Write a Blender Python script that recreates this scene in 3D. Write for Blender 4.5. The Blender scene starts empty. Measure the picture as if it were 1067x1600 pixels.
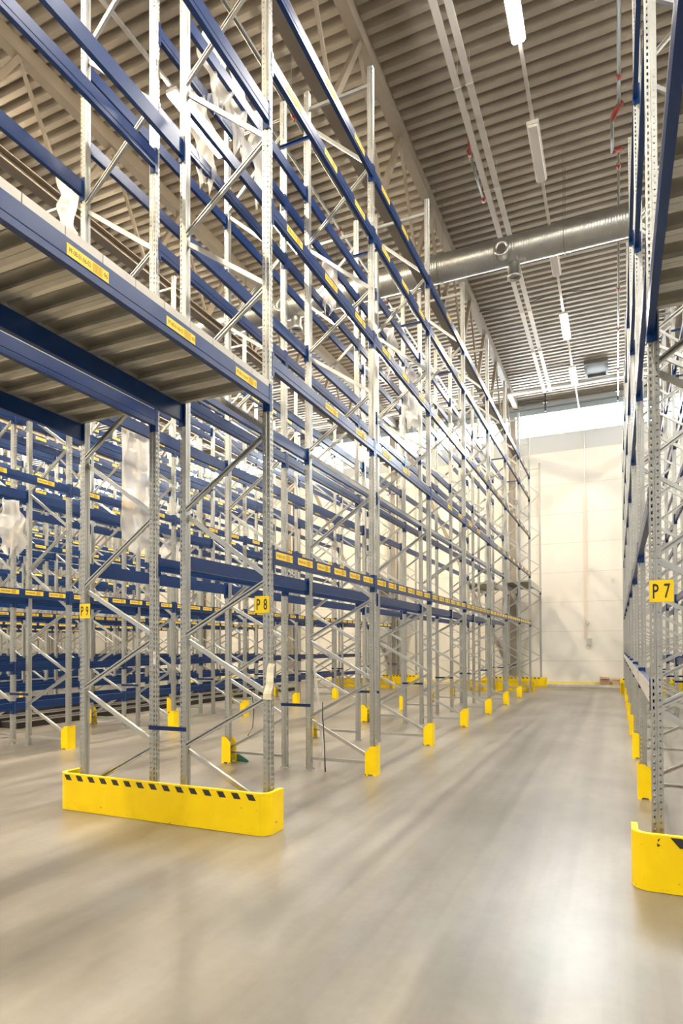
import bpy, math, random
from mathutils import Vector, Matrix
random.seed(7)
S = bpy.context.scene
COL = S.collection

# ------------------------------------------------------------------ measures of the hall (metres)
H_EYE = 1.7537
YAW, PITCH, ROLL = math.radians(-23.8941), math.radians(0.7287), math.radians(-0.2071)
FPX, CYPX = 972.85, 998.36
D, G, BAY, TUN = 0.998, 0.381, 2.8, 3.7
XP8 = -3.059
XP9 = XP8 - 2 * D - G
XP7 = 0.2575
YI = {i: 5.187 + BAY * i for i in range(8)}
YI[-1] = YI[0] - TUN
YI[8] = 28.43
TOP = 9.79
WALL_Y = 28.86
KERB_Y = 28.54
ZC = 12.6

# ------------------------------------------------------------------ materials
def mat(name, col, rough=0.5, metal=0.0, col2=None, nscale=6.0, lo=0.35, hi=0.65, stretch=None, rough2=None,
        bump=0.0, bscale=40.0, coat=0.0, spec=0.5, coords='Object'):
    m = bpy.data.materials.new(name); m.use_nodes = True
    nt = m.node_tree; b = nt.nodes['Principled BSDF']
    b.inputs['Base Color'].default_value = (*col, 1)
    b.inputs['Roughness'].default_value = rough
    b.inputs['Metallic'].default_value = metal
    b.inputs['Coat Weight'].default_value = coat
    b.inputs['Specular IOR Level'].default_value = spec
    if col2 is not None or bump:
        tc = nt.nodes.new('ShaderNodeTexCoord'); mp = nt.nodes.new('ShaderNodeMapping')
        nt.links.new(tc.outputs[coords], mp.inputs['Vector'])
        if stretch: mp.inputs['Scale'].default_value = stretch
    if col2 is not None:
        n = nt.nodes.new('ShaderNodeTexNoise'); n.inputs['Scale'].default_value = nscale; n.inputs['Detail'].default_value = 5
        nt.links.new(mp.outputs[0], n.inputs['Vector'])
        r = nt.nodes.new('ShaderNodeValToRGB')
        r.color_ramp.elements[0].position = lo; r.color_ramp.elements[1].position = hi
        r.color_ramp.elements[0].color = (*col, 1); r.color_ramp.elements[1].color = (*col2, 1)
        nt.links.new(n.outputs[0], r.inputs[0]); nt.links.new(r.outputs[0], b.inputs['Base Color'])
        if rough2 is not None:
            mr = nt.nodes.new('ShaderNodeMapRange'); mr.inputs['From Min'].default_value = lo; mr.inputs['From Max'].default_value = hi
            mr.inputs['To Min'].default_value = rough; mr.inputs['To Max'].default_value = rough2
            nt.links.new(n.outputs[0], mr.inputs[0]); nt.links.new(mr.outputs[0], b.inputs['Roughness'])
    if bump:
        n2 = nt.nodes.new('ShaderNodeTexNoise'); n2.inputs['Scale'].default_value = bscale
        nt.links.new(mp.outputs[0], n2.inputs['Vector'])
        bp = nt.nodes.new('ShaderNodeBump'); bp.inputs['Strength'].default_value = bump; bp.inputs['Distance'].default_value = 0.01
        nt.links.new(n2.outputs[0], bp.inputs['Height']); nt.links.new(bp.outputs[0], b.inputs['Normal'])
    return m

def emit(name, col, strength):
    m = bpy.data.materials.new(name); m.use_nodes = True
    nt = m.node_tree; nt.nodes.clear()
    e = nt.nodes.new('ShaderNodeEmission'); e.inputs[0].default_value = (*col, 1); e.inputs[1].default_value = strength
    o = nt.nodes.new('ShaderNodeOutputMaterial'); nt.links.new(e.outputs[0], o.inputs[0])
    return m

M = {}
M['galv'] = mat('galvanised_steel', (0.43, 0.435, 0.412), 0.36, 0.85, (0.49, 0.495, 0.472), 9, 0.3, 0.7, rough2=0.42)
M['galv_brace'] = mat('galvanised_brace', (0.52, 0.525, 0.505), 0.29, 0.85, (0.57, 0.575, 0.555), 9, 0.3, 0.7, rough2=0.36)
M['blue'] = mat('blue_paint', (0.002, 0.026, 0.122), 0.30, 0.0, (0.0025, 0.030, 0.138), 9, spec=0.4)
M['yellow'] = mat('yellow_paint', (0.92, 0.66, 0.002), 0.42, 0.0, (0.88, 0.61, 0.002), 5, spec=0.3)
M['label'] = mat('label_yellow', (0.88, 0.60, 0.05), 0.5)
M['ink'] = mat('label_ink', (0.05, 0.04, 0.03), 0.6)
M['bar'] = mat('barcode_ink', (0.50, 0.32, 0.02), 0.6)
M['black'] = mat('black_tape', (0.025, 0.024, 0.022), 0.5)
M['sign'] = mat('sign_yellow', (0.96, 0.68, 0.003), 0.4)
M['white_plastic'] = mat('white_plastic', (0.80, 0.78, 0.75), 0.4)
M['deck'] = mat('deck_steel', (0.50, 0.48, 0.42), 0.34, 0.8, (0.60, 0.58, 0.52), 4, rough2=0.45)
M['deck_edge'] = mat('deck_edge', (0.46, 0.445, 0.41), 0.45, 0.3)
M['roof'] = mat('roof_deck', (0.27, 0.235, 0.19), 0.42, 0.2, (0.33, 0.29, 0.24), 1.5)
M['truss'] = mat('truss_paint', (0.165, 0.138, 0.105), 0.5, 0.0, (0.19, 0.16, 0.125), 2)
M['column'] = mat('column_paint', (0.30, 0.26, 0.215), 0.55, 0.0, (0.35, 0.31, 0.26), 2)
M['duct'] = mat('spiral_duct', (0.40, 0.405, 0.385), 0.33, 0.9, (0.46, 0.465, 0.445), 3)
M['tray'] = mat('tray_steel', (0.55, 0.53, 0.50), 0.42, 0.5)
M['pipe'] = mat('pipe_steel', (0.17, 0.175, 0.165), 0.45, 0.5)
M['red'] = mat('red_coupling', (0.20, 0.02, 0.012), 0.45)
M['lamp_on'] = emit('lamp_lit', (1.0, 0.95, 0.86), 100.0)
M['lamp_warm'] = emit('lamp_lit_warm', (1.0, 0.83, 0.58), 150.0)
M['lamp_off'] = mat('lamp_unlit', (0.72, 0.70, 0.67), 0.35)
M['lamp_body'] = mat('lamp_housing', (0.66, 0.63, 0.59), 0.5)
M['window'] = emit('daylight_panel', (0.86, 0.94, 1.0), 20.0)
M['frame'] = mat('window_frame', (0.72, 0.74, 0.76), 0.4)
M['edge_beam'] = mat('edge_beam_paint', (0.30, 0.345, 0.38), 0.45)
M['hatch'] = mat('hatch_paint', (0.11, 0.113, 0.105), 0.7)
M['upper_wall'] = mat('upper_panel', (0.55, 0.57, 0.58), 0.5)
M['wall'] = mat('wall_panel', (0.80, 0.765, 0.70), 0.5, 0.0, (0.85, 0.82, 0.76), 0.6)
M['joint'] = mat('panel_joint', (0.60, 0.55, 0.48), 0.6)
M['kerb'] = mat('kerb_concrete', (0.55, 0.53, 0.49), 0.7, 0.0, (0.64, 0.62, 0.58), 8)
M['kerb_yellow'] = mat('kerb_yellow', (0.85, 0.66, 0.12), 0.6)
M['duct_white'] = mat('cable_duct', (0.74, 0.64, 0.54), 0.5)
M['grey_box'] = mat('socket_grey', (0.50, 0.49, 0.47), 0.5)
M['card'] = mat('cardboard', (0.36, 0.22, 0.13), 0.8, 0.0, (0.44, 0.28, 0.18), 12)
M['card_pale'] = mat('pale_cardboard', (0.55, 0.40, 0.28), 0.8)
M['paper'] = mat('paper', (0.80, 0.74, 0.55), 0.8, 0.0, (0.86, 0.81, 0.64), 14)
M['rubber'] = mat('dark_cable', (0.05, 0.045, 0.04), 0.6)
M['dark_steel'] = mat('dark_steel', (0.030, 0.028, 0.027), 0.5, 0.2)
M['rail'] = mat('track_rail', (0.50, 0.47, 0.43), 0.4, 0.5)
M['teal'] = mat('teal_plastic', (0.03, 0.16, 0.17), 0.5)

def film_mat():
    m = bpy.data.materials.new('stretch_film'); m.use_nodes = True
    nt = m.node_tree; nt.nodes.clear()
    o = nt.nodes.new('ShaderNodeOutputMaterial')
    d = nt.nodes.new('ShaderNodeBsdfDiffuse'); d.inputs[0].default_value = (0.86, 0.85, 0.83, 1)
    t = nt.nodes.new('ShaderNodeBsdfTranslucent'); t.inputs[0].default_value = (0.86, 0.85, 0.83, 1)
    g = nt.nodes.new('ShaderNodeBsdfGlossy'); g.inputs['Roughness'].default_value = 0.25
    p = nt.nodes.new('ShaderNodeBsdfTransparent')
    a = nt.nodes.new('ShaderNodeMixShader'); a.inputs[0].default_value = 0.5
    b = nt.nodes.new('ShaderNodeMixShader'); b.inputs[0].default_value = 0.18
    c = nt.nodes.new('ShaderNodeMixShader'); c.inputs[0].default_value = 0.38
    nt.links.new(d.outputs[0], a.inputs[1]); nt.links.new(t.outputs[0], a.inputs[2])
    nt.links.new(a.outputs[0], b.inputs[1]); nt.links.new(g.outputs[0], b.inputs[2])
    nt.links.new(b.outputs[0], c.inputs[1]); nt.links.new(p.outputs[0], c.inputs[2])
    nt.links.new(c.outputs[0], o.inputs[0])
    return m
M['film'] = film_mat()

def floor_mat():
    m = bpy.data.materials.new('polished_concrete'); m.use_nodes = True
    nt = m.node_tree; b = nt.nodes['Principled BSDF']; L = nt.links.new
    tc = nt.nodes.new('ShaderNodeTexCoord')
    def noise(scale, detail, stretch=(1, 1, 1), rot=0.0, rough=0.55):
        mp = nt.nodes.new('ShaderNodeMapping'); mp.inputs['Scale'].default_value = stretch; mp.inputs['Rotation'].default_value = (0, 0, rot)
        L(tc.outputs['Object'], mp.inputs[0])
        n = nt.nodes.new('ShaderNodeTexNoise'); n.inputs['Scale'].default_value = scale; n.inputs['Detail'].default_value = detail
        n.inputs['Roughness'].default_value = rough
        L(mp.outputs[0], n.inputs['Vector']); return n
    def ramp(n, p0, c0, p1, c1):
        r = nt.nodes.new('ShaderNodeValToRGB'); e = r.color_ramp.elements
        e[0].position, e[1].position = p0, p1; e[0].color = (*c0, 1); e[1].color = (*c1, 1)
        L(n.outputs[0], r.inputs[0]); return r
    def mul(a, bb, fac=1.0):
        x = nt.nodes.new('ShaderNodeMix'); x.data_type = 'RGBA'; x.blend_type = 'MULTIPLY'; x.inputs[0].default_value = fac
        L(a.outputs[2 if a.bl_idname == 'ShaderNodeMix' else 0], x.inputs[6]); L(bb.outputs[0], x.inputs[7]); return x
    base = ramp(noise(0.45, 4, (1.0, 0.55, 1), 0.5), 0.30, (0.135, 0.117, 0.095), 0.70, (0.315, 0.297, 0.266))
    stain = ramp(noise(0.9, 5, (1.0, 0.55, 1), 0.25, 0.55), 0.32, (0.55, 0.52, 0.46), 0.58, (1, 1, 1))
    fine = ramp(noise(14, 5), 0.25, (0.90, 0.89, 0.88), 0.6, (1, 1, 1))
    tyre = ramp(noise(2.2, 4, (3.2, 0.10, 1), 0.02), 0.30, (0.74, 0.73, 0.71), 0.55, (1, 1, 1))
    c = mul(mul(mul(base, stain, 0.8), fine, 0.8), tyre, 0.6)
    L(c.outputs[2], b.inputs['Base Color'])
    rn = noise(1.1, 6, (1, 0.4, 1), 0.1)
    mr = nt.nodes.new('ShaderNodeMapRange'); mr.inputs['From Min'].default_value = 0.3; mr.inputs['From Max'].default_value = 0.7
    mr.inputs['To Min'].default_value = 0.285; mr.inputs['To Max'].default_value = 0.33
    L(rn.outputs[0], mr.inputs[0]); L(mr.outputs[0], b.inputs['Roughness'])
    b.inputs['Specular IOR Level'].default_value = 0.85
    return m
M['floor'] = floor_mat()

def guard_mat():
    m = M['yellow'].copy(); m.name = 'scuffed_yellow_paint'
    nt = m.node_tree; b = nt.nodes['Principled BSDF']; L = nt.links.new
    src = b.inputs['Base Color'].links[0].from_socket
    tc = nt.nodes.new('ShaderNodeTexCoord'); mp = nt.nodes.new('ShaderNodeMapping'); mp.inputs['Scale'].default_value = (5, 5, 14)
    L(tc.outputs['Object'], mp.inputs[0])
    n = nt.nodes.new('ShaderNodeTexNoise'); n.inputs['Scale'].default_value = 1.6; n.inputs['Detail'].default_value = 9; n.inputs['Roughness'].default_value = 0.72
    L(mp.outputs[0], n.inputs[0])
    r = nt.nodes.new('ShaderNodeValToRGB'); r.color_ramp.elements[0].position = 0.635; r.color_ramp.elements[1].position = 0.675
    r.color_ramp.elements[0].color = (0, 0, 0, 1); r.color_ramp.elements[1].color = (1, 1, 1, 1)
    L(n.outputs[0], r.inputs[0])
    x = nt.nodes.new('ShaderNodeMix'); x.data_type = 'RGBA'
    L(r.outputs[0], x.inputs[0]); L(src, x.inputs[6]); x.inputs[7].default_value = (0.10, 0.07, 0.03, 1)
    L(x.outputs[2], b.inputs['Base Color'])
    return m
M['guard'] = guard_mat()

# ------------------------------------------------------------------ mesh helpers
class MB:
    def __init__(s): s.v = []; s.f = []; s.mi = []; s.cur = 0
    def face(s, pts):
        k = len(s.v); s.v += [tuple(p) for p in pts]; s.f.append(tuple(range(k, k + len(pts)))); s.mi.append(s.cur)
    def box(s, x0, x1, y0, y1, z0, z1):
        k = len(s.v)
        s.v += [(x0, y0, z0), (x1, y0, z0), (x1, y1, z0), (x0, y1, z0), (x0, y0, z1), (x1, y0, z1), (x1, y1, z1), (x0, y1, z1)]
        for f in ((0, 3, 2, 1), (4, 5, 6, 7), (0, 1, 5, 4), (1, 2, 6, 5), (2, 3, 7, 6), (3, 0, 4, 7)):
            s.f.append(tuple(k + i for i in f)); s.mi.append(s.cur)
    def loft(s, rings, cap=True, closed=True):
        k = len(s.v); n = len(rings[0])
        for r in rings: s.v += [tuple(p) for p in r]
        for a in range(len(rings) - 1):
            for i in range(n if closed else n - 1):
                j = (i + 1) % n
                s.f.append((k + a * n + i, k + a * n + j, k + (a + 1) * n + j, k + (a + 1) * n + i)); s.mi.append(s.cur)
        if cap and closed:
            s.f.append(tuple(k + i for i in reversed(range(n)))); s.mi.append(s.cur)
            s.f.append(tuple(k + (len(rings) - 1) * n + i for i in range(n))); s.mi.append(s.cur)
    def prism(s, poly, p0, p1, up):
        """2-D polygon (a, b) swept from p0 to p1; a runs along side = dir x up, b along up'."""
        p0, p1 = Vector(p0), Vector(p1); d = (p1 - p0).normalized(); up = Vector(up)
        side = d.cross(up).normalized(); u2 = side.cross(d)
        s.loft([[p0 + side * a + u2 * b for a, b in poly], [p1 + side * a + u2 * b for a, b in poly]])
    def tube(s, pts, r, n=8):
        pts = [Vector(p) for p in pts]; rings = []
        for i, p in enumerate(pts):
            d = (pts[min(i + 1, len(pts) - 1)] - pts[max(i - 1, 0)]).normalized()
            a = Vector((0, 0, 1)) if abs(d.z) < 0.9 else Vector((1, 0, 0))
            x = d.cross(a).normalized(); y = x.cross(d)
            rings.append([p + (x * math.cos(t) + y * math.sin(t)) * r for t in [2 * math.pi * k / n for k in range(n)]])
        s.loft(rings)
    def mesh(s, name, mats, smooth=False):
        me = bpy.data.meshes.new(name); me.from_pydata(s.v, [], s.f)
        for m in (mats if isinstance(mats, (list, tuple)) else [mats]): me.materials.append(m)
        if any(s.mi): me.polygons.foreach_set('material_index', s.mi)
        if smooth: me.polygons.foreach_set('use_smooth', [True] * len(me.polygons))
        me.update(); return me

def ob(name, me, parent=None, loc=(0, 0, 0), rz=0.0, rot=None):
    o = bpy.data.objects.new(name, me); COL.objects.link(o)
    o.location = loc; o.rotation_euler = rot if rot else (0, 0, rz)
    if parent: o.parent = parent
    return o
def tag(o, label, cat, group=None, kind=None):
    o['label'] = label; o['category'] = cat
    if group: o['group'] = group
    if kind: o['kind'] = kind
    return o
def struct(o, label=None, cat=None):
    o['kind'] = 'structure'
    if label: o['label'] = label
    if cat: o['category'] = cat
    return o
def boxme(name, m, *a):
    b = MB(); b.box(*a); return b.mesh(name, m)
ORD = ['zeroth', 'first', 'second', 'third', 'fourth', 'fifth', 'sixth', 'seventh', 'eighth', 'ninth', 'tenth', 'eleventh', 'twelfth', 'thirteenth', 'fourteenth']

def text_mesh(body, height, mat_, width=None):
    cu = bpy.data.curves.new('lettering', 'FONT'); cu.body = body; cu.size = 1.0; cu.resolution_u = 2
    cu.align_x = 'CENTER'; cu.align_y = 'CENTER'; cu.offset = 0.012
    o = bpy.data.objects.new('lettering', cu); COL.objects.link(o)
    dg = bpy.context.evaluated_depsgraph_get(); dg.update()
    me = bpy.data.meshes.new_from_object(o.evaluated_get(dg))
    bpy.data.objects.remove(o); bpy.data.curves.remove(cu)
    xs = [v.co.x for v in me.vertices]; ys = [v.co.y for v in me.vertices]
    w, h = max(xs) - min(xs), max(ys) - min(ys); cx, cy = (max(xs) + min(xs)) / 2, (max(ys) + min(ys)) / 2
    sy = height / h; sx = (width / w) if width else sy
    for v in me.vertices: v.co = ((v.co.x - cx) * sx, (v.co.y - cy) * sy, 0)
    me.materials.clear(); me.materials.append(mat_); return me

# ------------------------------------------------------------------ camera
fw = Vector((math.sin(YAW) * math.cos(PITCH), math.cos(YAW) * math.cos(PITCH), math.sin(PITCH)))
r0 = Vector((math.cos(YAW), -math.sin(YAW), 0)); u0 = r0.cross(fw)
RR = math.cos(ROLL) * r0 + math.sin(ROLL) * u0; UU = -math.sin(ROLL) * r0 + math.cos(ROLL) * u0
EYE = Vector((0, 0, H_EYE))
cd = bpy.data.cameras.new('camera'); cam = bpy.data.objects.new('camera', cd); COL.objects.link(cam)
cam.matrix_world = Matrix(((RR.x, UU.x, -fw.x, 0), (RR.y, UU.y, -fw.y, 0), (RR.z, UU.z, -fw.z, H_EYE), (0, 0, 0, 1)))
cd.sensor_fit = 'AUTO'; cd.sensor_width = 36; cd.lens = FPX / 1600 * 36
cd.shift_y = (CYPX - 800) / 1600; cd.clip_start = 0.05; cd.clip_end = 200
S.camera = cam
def proj(p):
    q = Vector(p) - EYE; d = q.dot(fw)
    if d < 0.3: return None
    return 533.5 + FPX * q.dot(RR) / d, CYPX - FPX * q.dot(UU) / d
def seen_length(a, b, n=12):
    """length in the frame of a segment, in pixels (decides which repeats are far enough to be one object)"""
    a, b = Vector(a), Vector(b); tot = 0; prev = None
    for i in range(n + 1):
        q = proj(a.lerp(b, i / n))
        if q and -5 < q[0] < 1072 and -5 < q[1] < 1605:
            if prev: tot += math.hypot(q[0] - prev[0], q[1] - prev[1])
            prev = q
        else: prev = None
    return tot
def near_frame(pts, mx=120):
    for p in pts:
        q = proj(p)
        if q and -mx < q[0] < 1067 + mx: return True
    return False

# ------------------------------------------------------------------ setting
XL, XR_, YB = -37.0, 6.2, -7.0
b = MB(); b.box(XL, XR_, YB, WALL_Y + 0.3, -0.2, 0); struct(ob('floor', b.mesh('floor', M['floor'])), 'polished beige concrete warehouse floor', 'floor')
# corrugated roof deck: ridges run across the aisles
b = MB(); pitch = 0.28; y = YB; prof = []
while y < WALL_Y + 0.2:
    prof += [(y, ZC), (y + 0.115, ZC), (y + 0.155, ZC + 0.14), (y + 0.24, ZC + 0.14)]
    y += pitch
b.loft([[(XL, a, z) for a, z in prof], [(XR_, a, z) for a, z in prof]], cap=False, closed=False)
struct(ob('ceiling', b.mesh('ceiling', M['roof'])), 'corrugated steel roof deck', 'ceiling')
ZW0, ZW1 = 11.12, 11.97
b = MB(); b.box(XL, XR_, WALL_Y, WALL_Y + 0.25, 0, ZW0 - 0.78)
b.cur = 1; b.box(XL, XR_, WALL_Y + 0.01, WALL_Y + 0.25, ZW0 - 0.78, ZW0)
b.cur = 1; b.box(XL, XR_, WALL_Y + 0.01, WALL_Y + 0.25, ZW1, ZC + 0.14)
b.cur = 2
z = 1.1
while z < 10: b.box(XL, XR_, WALL_Y - 0.003, WALL_Y, z, z + 0.014); z += 1.29
b.box(XL, XR_, WALL_Y - 0.006, WALL_Y + 0.01, ZW0 - 0.80, ZW0 - 0.765)
b.cur = 3; b.box(XL, XR_, WALL_Y - 0.006, WALL_Y, 0.09, 0.20)
struct(ob('wall_back', b.mesh('wall_back', [M['wall'], M['upper_wall'], M['joint'], M['kerb_yellow']])), 'cream panel wall at the end of the aisle', 'wall')
b = MB(); b.box(XL - 0.25, XL, YB, WALL_Y + 0.25, 0, ZC + 0.14); struct(ob('wall_left', b.mesh('wall_left', M['wall'])), 'cream side wall far left', 'wall')
b = MB(); b.box(XR_, XR_ + 0.25, YB, WALL_Y + 0.25, 0, ZC + 0.14); struct(ob('wall_right', b.mesh('wall_right', M['wall'])), 'cream side wall on the right', 'wall')
b = MB(); b.box(XL, XR_, KERB_Y, WALL_Y, 0, 0.10); struct(ob('baseboard_back', b.mesh('baseboard_back', M['kerb'])), 'low concrete kerb along the end wall', 'kerb')
win = struct(ob('window_1', boxme('window_1', M['window'], XL, XR_, WALL_Y + 0.08, WALL_Y + 0.12, ZW0, ZW1)), 'bright clerestory window strip under the roof', 'window')
b = MB()
b.box(XL, XR_, WALL_Y + 0.0, WALL_Y + 0.14, ZW0 - 0.03, ZW0 + 0.02); b.box(XL, XR_, WALL_Y + 0.0, WALL_Y + 0.14, ZW1 - 0.02, ZW1 + 0.04)
x = -1.36 - 5.66 * 6
while x < XR_: b.box(x - 0.03, x + 0.03, WALL_Y + 0.02, WALL_Y + 0.14, ZW0, ZW1); x += 2.83
ob('window_frame', b.mesh('window_frame', M['frame']), win)
b = MB()
b.box(XL, XR_, WALL_Y - 0.34, WALL_Y - 0.08, 11.98, 12.02); b.box(XL, XR_, WALL_Y - 0.22, WALL_Y - 0.20, 12.02, 12.26); b.box(XL, XR_, WALL_Y - 0.34, WALL_Y - 0.08, 12.26, 12.30)
struct(ob('trim_1', b.mesh('trim_1', M['edge_beam'])), 'grey steel edge beam above the clerestory window', 'beam')
# columns at the end wall, one behind every double rack
for k in range(6):
    x = XP8 - D - G / 2 - 5.66 * k
    b = MB(); b.box(x - 0.15, x + 0.15, KERB_Y - 0.02 - 0.0, KERB_Y + 0.0 + 0.0, 0, 12.0)
    b = MB(); yc = WALL_Y - 0.17
    b.box(x - 0.15, x + 0.15, yc - 0.15, yc - 0.135, 0.1, 11.98); b.box(x - 0.15, x + 0.15, yc + 0.135, yc + 0.15, 0.1, 11.98); b.box(x - 0.006, x + 0.006, yc - 0.135, yc + 0.135, 0.1, 11.98)
    o = struct(ob('trim_%d' % (k + 2), b.mesh('steel_column', M['column'])), 'brown steel column at the end wall', 'column')

# ------------------------------------------------------------------ roof steelwork and services
HS = lambda w, h, t: [(-w / 2, -h / 2), (w / 2, -h / 2), (w / 2, -h / 2 + t), (t / 2, -h / 2 + t), (t / 2, h / 2 - t), (w / 2, h / 2 - t), (w / 2, h / 2), (-w / 2, h / 2), (-w / 2, h / 2 - t), (-t / 2, h / 2 - t), (-t / 2, -h / 2 + t), (-w / 2, -h / 2 + t)]
SQ = lambda w, h=None: [(-w / 2, -(h or w) / 2), (w / 2, -(h or w) / 2), (w / 2, (h or w) / 2), (-w / 2, (h or w) / 2)]
def chord(w, h, z, hs):
    b = MB(); b.prism(HS(w, h, 0.02) if hs else SQ(w, h), (0, YB + 0.5, z + hs * 0.0), (0, WALL_Y - 0.36, z), (0, 0, 1)); return b
top_me = chord(0.20, 0.29, 12.45, False).mesh('top_chord', M['truss']); bot_me = chord(0.24, 0.2, 10.28, True).mesh('bottom_chord', M['truss'])
webs = []
y = 9.98 - 2.24 * 7
while y < WALL_Y - 1.5:
    for s, th in ((-1, 0.10), (1, 0.055)):
        yb = y + s * 1.12
        if yb > YB + 0.6 and y > YB + 0.6:
            b = MB(); b.prism(SQ(th), (0, y, 12.31), (0, yb, 10.37), (1, 0, 0)); webs.append(b.mesh('web_member', M['truss']))
    y += 2.24
names_t = ['roof truss above the P8 and P9 racks', 'roof truss above the pair of racks facing P9', 'roof truss third from the bright aisle', 'roof truss fourth from the bright aisle', 'roof truss fifth from the bright aisle', 'roof truss sixth from the bright aisle']
for k in range(-1, 6):
    x = -4.05 - 5.66 * k
    t = ob('steel_truss', None, loc=(x, 0, 0)); tag(t, 'brown-grey steel ' + (names_t[k] if k >= 0 else 'roof truss above the P7 rack'), 'truss', 'steel roof trusses')
    ob('top_chord', top_me, t); ob('bottom_chord', bot_me, t)
    for me in webs: ob('web_member', me, t)

# spiral duct across the hall
def spiral(x0, x1, R):
    b = MB(); n = 28; rings = []
    x = x0
    while x < x1:
        for dx, rr in ((0, R), (0.032, R), (0.036, R + 0.002), (0.040, R)):
            rings.append([(x + dx, rr * math.cos(2 * math.pi * i / n), rr * math.sin(2 * math.pi * i / n)) for i in range(n)])
        x += 0.055
    b.loft(rings); return b.mesh('duct_tube', M['duct'], True)
YD, ZD, RD = 14.54, 10.82, 0.312
t = ob('spiral_duct', None, loc=(0, YD, ZD)); tag(t, 'large spiral galvanised ventilation duct crossing under the roof', 'duct')
ob('duct_tube', spiral(XL + 0.5, XR_ - 0.3, RD), t)
b = MB(); n = 24
ring = lambda r, yy: [(r * math.cos(2 * math.pi * i / n), yy, r * math.sin(2 * math.pi * i / n)) for i in range(n)]
b.loft([ring(0.17, 0.1), ring(0.17, -0.06), ring(0.18, -0.10), ring(0.165, -0.125), ring(0.10, -0.10), ring(0.09, -0.05), ring(0.02, 0.0)], cap=False)
noz_me = b.mesh('air_nozzle', M['duct'], True)
b = MB(); b.loft([ring(0.098, -0.098), ring(0.001, -0.098)], cap=False); mouth_shade_me = b.mesh('nozzle_mouth_shade', M['rubber'])  # flat black disc across the opening paints the dark inside of the nozzle
b = MB(); rz_ = lambda r, z: [(r * math.cos(2 * math.pi * i / n), r * math.sin(2 * math.pi * i / n), z) for i in range(n)]
b.loft([rz_(0.13, 0.0), rz_(0.13, -0.30), rz_(0.16, -0.30), rz_(0.16, -0.36), rz_(0.12, -0.36), rz_(0.11, -0.30)], cap=False); stub_me = b.mesh('duct_outlet', M['duct'], True)
for k in range(5):
    x = -2.31 - 5.66 * k
    a = ob('air_nozzle', noz_me, t, (x, -RD * 0.93, -0.12)); ob('nozzle_mouth_shade', mouth_shade_me, a)
    ob('duct_outlet', stub_me, t, (x + 0.22, 0.05, -RD + 0.05))
b = MB()
for x in [v * 2.83 - 1.0 for v in range(-12, 3)]:
    b = MB(); b.tube([(x, 0.30, 0), (x, 0.30, ZC - ZD)], 0.006, 6); b.tube([(x, -0.30, 0), (x, -0.30, ZC - ZD)], 0.006, 6); b.tube([(x, 0.33 * math.cos(a), 0.33 * math.sin(a)) for a in [math.pi + math.pi * i / 12 for i in range(13)]], 0.008, 6)
    ob('hanger_strap', b.mesh('hanger_strap', M['pipe']), t)

# two pale cable trays along the aisle
CH = lambda w, h, tt: [(-w / 2, -h / 2), (w / 2, -h / 2), (w / 2, h / 2), (w / 2 - tt, h / 2), (w / 2 - tt, -h / 2 + tt), (-w / 2 + tt, -h / 2 + tt), (-w / 2 + tt, h / 2), (-w / 2, h / 2)]
for nm, x, lab in (('cable_tray', -2.60, 'left of the two pale cable trays hanging over the aisle'), ('cable_tray', -2.375, 'right of the two pale cable trays hanging over the aisle')):
    t = ob(nm, None, loc=(x, 0, 12.02)); tag(t, lab, 'cable tray', 'pale cable trays')
    b = MB(); b.prism(CH(0.115, 0.06, 0.004), (0, YB + 1, 0), (0, 26.15, 0), (0, 0, 1)); ob('tray_channel', b.mesh('tray_channel', M['tray']), t)
    y = -5.6
    while y < 26:
        b = MB(); b.box(-0.07, 0.07, y - 0.015, y + 0.015, -0.045, -0.03); b.tube([(0, y, -0.03), (0, y, ZC - 12.02)], 0.005, 6); ob('tray_hanger', b.mesh('tray_hanger', M['tray']), t); y += 2.8

# sprinkler pipes
def pipe(name, label, x, z, jog, y0, y1, couplings, r=0.035, group=None):
    t = ob(name, None, loc=(x, 0, z)); tag(t, label, 'pipe', group)
    b = MB()
    if jog:
        ja, jb, jx, jz = jog
        b.tube([(0, y0, 0), (0, ja, 0)], r, 10); b.tube([(jx, ja + 0.1, jz), (jx, jb - 0.1, jz)], r, 10); b.tube([(0, jb, 0), (0, y1, 0)], r * 0.8, 10)
    else: b.tube([(0, y0, 0), (0, y1, 0)], r, 10)
    ob('pipe_run', b.mesh('pipe_run', M['pipe'], True), t)
    if jog:
        for yy in (ja, jb):
            s = 1 if yy == ja else -1
            c = MB(); c.tube([(0.06, yy - s * 0.06, 0), (0, yy - s * 0.02, 0), (jx * 0.5, yy + s * 0.04, jz * 0.5), (jx, yy + s * 0.14, jz)], r * 1.45, 10); ob('red_elbow', c.mesh('red_elbow', M['red'], True), t)
    for yy in couplings:
        c = MB(); c.tube([(0, yy - 0.05, 0), (0, yy + 0.05, 0)], r * 1.35, 10); c.tube([(0, yy, 0), (0, yy, -0.09)], 0.016, 8); ob('red_coupling', c.mesh('red_coupling', M['red'], True), t)
    y = y0 + 1.2
    while y < y1:
        c = MB(); c.tube([(0, y, 0), (0, y, ZC - z)], 0.005, 6); ob('pipe_hanger', c.mesh('pipe_hanger', M['pipe']), t); y += 3.4
pipe('sprinkler_pipe', 'grey sprinkler pipe with red fittings running along the right edge of the roof', 0.11, 12.05, (12.9, 14.0, -0.12, -0.12), YB + 1, 27.9, (9.6, 12.2, 14.5, 16.4, 19.5, 22.0, 25.2), group='sprinkler pipes')
pipe('sprinkler_pipe', 'grey sprinkler pipe beside the bottom chord of the truss over P8', -4.75, 10.43, None, YB + 1, 27.0, (8.9, 12.4, 15.9, 19.4), group='sprinkler pipes')
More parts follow.
